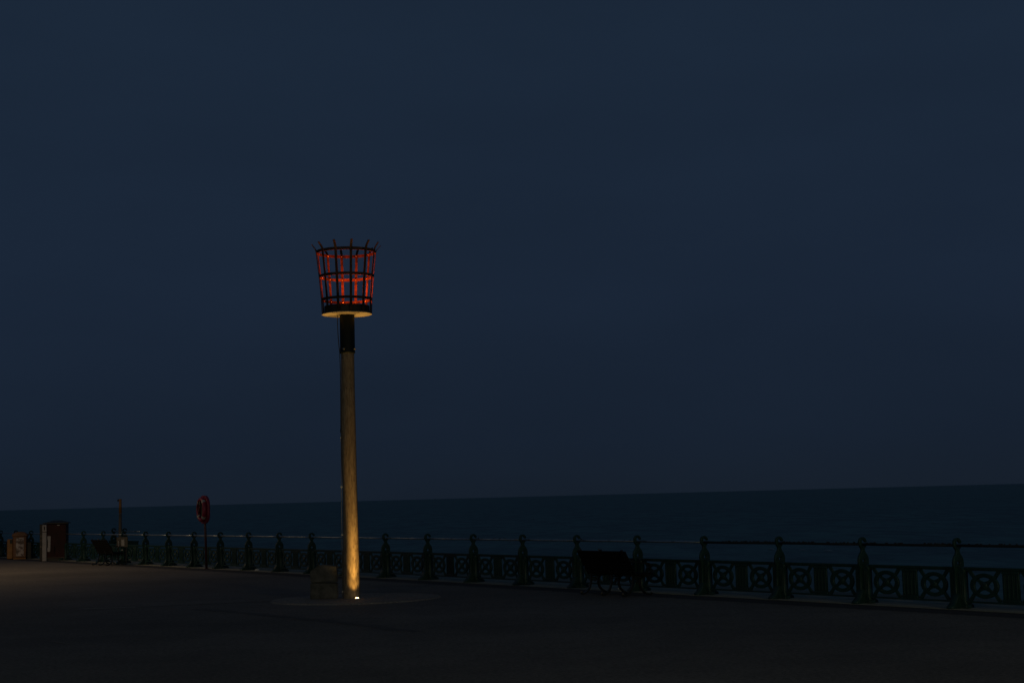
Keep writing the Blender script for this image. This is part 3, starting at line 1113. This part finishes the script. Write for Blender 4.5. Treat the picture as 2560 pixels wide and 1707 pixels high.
bay = thing('balcony_railing', 'short stretch of railing on the bay projecting seaward beneath the yellow pole', 'railing', RF(2.7, 46.2, 0.0), ROT)
bm = bmesh.new()
box(bm, -1.95, 0.45, -1.6, 2.6, -0.30, 0.0)
slab = obj('bay_slab', bm, M_concrete)
slab.location = RF(2.7, 46.2, 0.0)
slab.rotation_euler = (0, 0, ROT)
slab['kind'] = 'structure'
for (x, y) in ((0.0, 1.62), (0.0, 0.34)):
    p = link(bpy.data.objects.new('post', me_post))
    p.parent = bay
    p.location = (x, y, 0.0)
    p.scale = (1.1, 1.1, 1.02)
for y0, y1 in ((0.34, 1.62), (1.62, 2.4), (-1.4, 0.34)):
    bm = bmesh.new()
    tube(bm, [(0, y0 + 0.004, 1.08), (0, y1 - 0.004, 1.08)], 0.024, 10)
    obj('hand_rail', bm, M_rail, bay, smooth=True)
    bm = bmesh.new()
    box(bm, -0.02, 0.02, y0 + 0.17, y1 - 0.17, 0.12, 0.16)
    box(bm, -0.02, 0.02, y0 + 0.17, y1 - 0.17, 0.66, 0.70)
    k = y0 + 0.24
    while k < y1 - 0.2:
        box(bm, -0.015, 0.015, k - 0.03, k + 0.03, 0.16, 0.66)
        k += 0.10
    obj('panel', bm, M_iron, bay)
yp = thing('yellow_pole', 'slim pole with an orange yellow top standing beyond the far railing', 'pole', RF(2.47, 46.45, 0.0), 0)
bm = bmesh.new()
tube(bm, [(0, 0, 0), (0.01, 0, 1.85)], [0.085, 0.062], 14)
obj('shaft', bm, M_grey, yp, smooth=True)
bm = bmesh.new()
tube(bm, [(0.01, 0, 1.853), (0.012, 0, 2.44)], [0.062, 0.056], 14)
obj('orange_top', bm, M_ochre, yp, smooth=True)
bm = bmesh.new()
box(bm, -0.11, -0.055, -0.02, 0.02, 2.34, 2.43, 0.008)
obj('dark_bracket', bm, M_dark, yp)

# ---------------------------------------------------------------- litter
def litter(label, x, y, s, seed):
    rnd = random.Random(seed)
    bm = bmesh.new()
    bmesh.ops.create_icosphere(bm, subdivisions=2, radius=s)
    for v in bm.verts:
        v.co *= rnd.uniform(0.55, 1.15)
        v.co.z = max(v.co.z, -s * 0.45) * 0.7
        v.co.x *= 1.5
    o = obj('crumpled_paper', bm, M_paper)
    o.location = (x, y, 0.02 + s * 0.3)
    o['label'] = label
    o['category'] = 'litter'
    o['group'] = 'scraps of litter along the railing'
p = RF(-0.16, 27.6)
litter('pale crumpled scrap on the coping beside the third railing post left of the beacon', p.x, p.y, 0.055, 1)
p = RF(0.10, 26.9)
litter('smaller white scrap behind the railing between the second and third posts left of the beacon', p.x, p.y, 0.040, 2)
p = RF(0.05, 9.5)
litter('pale scrap seen between the legs under the near bench', p.x, p.y, 0.035, 3)

# ---------------------------------------------------------------- street lamps outside the picture (their warm pools reach into it)
M_lampglass = glow('street_lamp_glass', (1.0, 0.62, 0.28), 20.0)
def street_lamp(label, x, y, power, rot):
    tint = (1.0, 0.68, 0.38) if y > 0 else (1.0, 0.85, 0.47)
    t = thing('street_lamp', label, 'street lamp', (x, y, 0), rot, 'street lamps along the promenade')
    bm = bmesh.new()
    lathe(bm, [(0.16, 0), (0.16, 0.9), (0.09, 1.0), (0.075, 4.0), (0.055, 7.9)], 16)
    obj('column', bm, M_lamp_metal, t, smooth=True)
    bm = bmesh.new()
    tube(bm, [(0, 0, 7.8), (0.15, 0, 8.15), (0.5, 0, 8.3), (0.9, 0, 8.32)], 0.04, 10)
    obj('arm', bm, M_lamp_metal, t, smooth=True)
    bm = bmesh.new()
    box(bm, 0.85, 1.45, -0.13, 0.13, 8.26, 8.38, 0.03)
    hd = obj('lamp_head', bm, M_lamp_metal, t)
    bm = bmesh.new()
    box(bm, 0.92, 1.38, -0.10, 0.10, 8.235, 8.258, 0.004)
    obj('diffuser', bm, M_lampglass, hd)
    ld = bpy.data.lights.new('street_light', 'SPOT' if y > 0 else 'POINT')
    ld.energy = power
    ld.color = tint
    ld.shadow_soft_size = 0.06
    if y > 0:
        ld.spot_size = radians(160)
        ld.spot_blend = 0.6
    lo_ = link(bpy.data.objects.new('street_light', ld))
    lo_.parent = t
    lo_.location = (1.15, 0, 8.13)
street_lamp('street lamp at the left edge throwing a warm pool on the tarmac', -25.0, 53.0, 1450, 0)
street_lamp('street lamp behind the camera on its right lighting the near tarmac faintly', 20.0, -9.0, 3500, pi)
street_lamp('street lamp behind the camera on its left lighting the near tarmac faintly', -19.0, -13.0, 2900, 0)
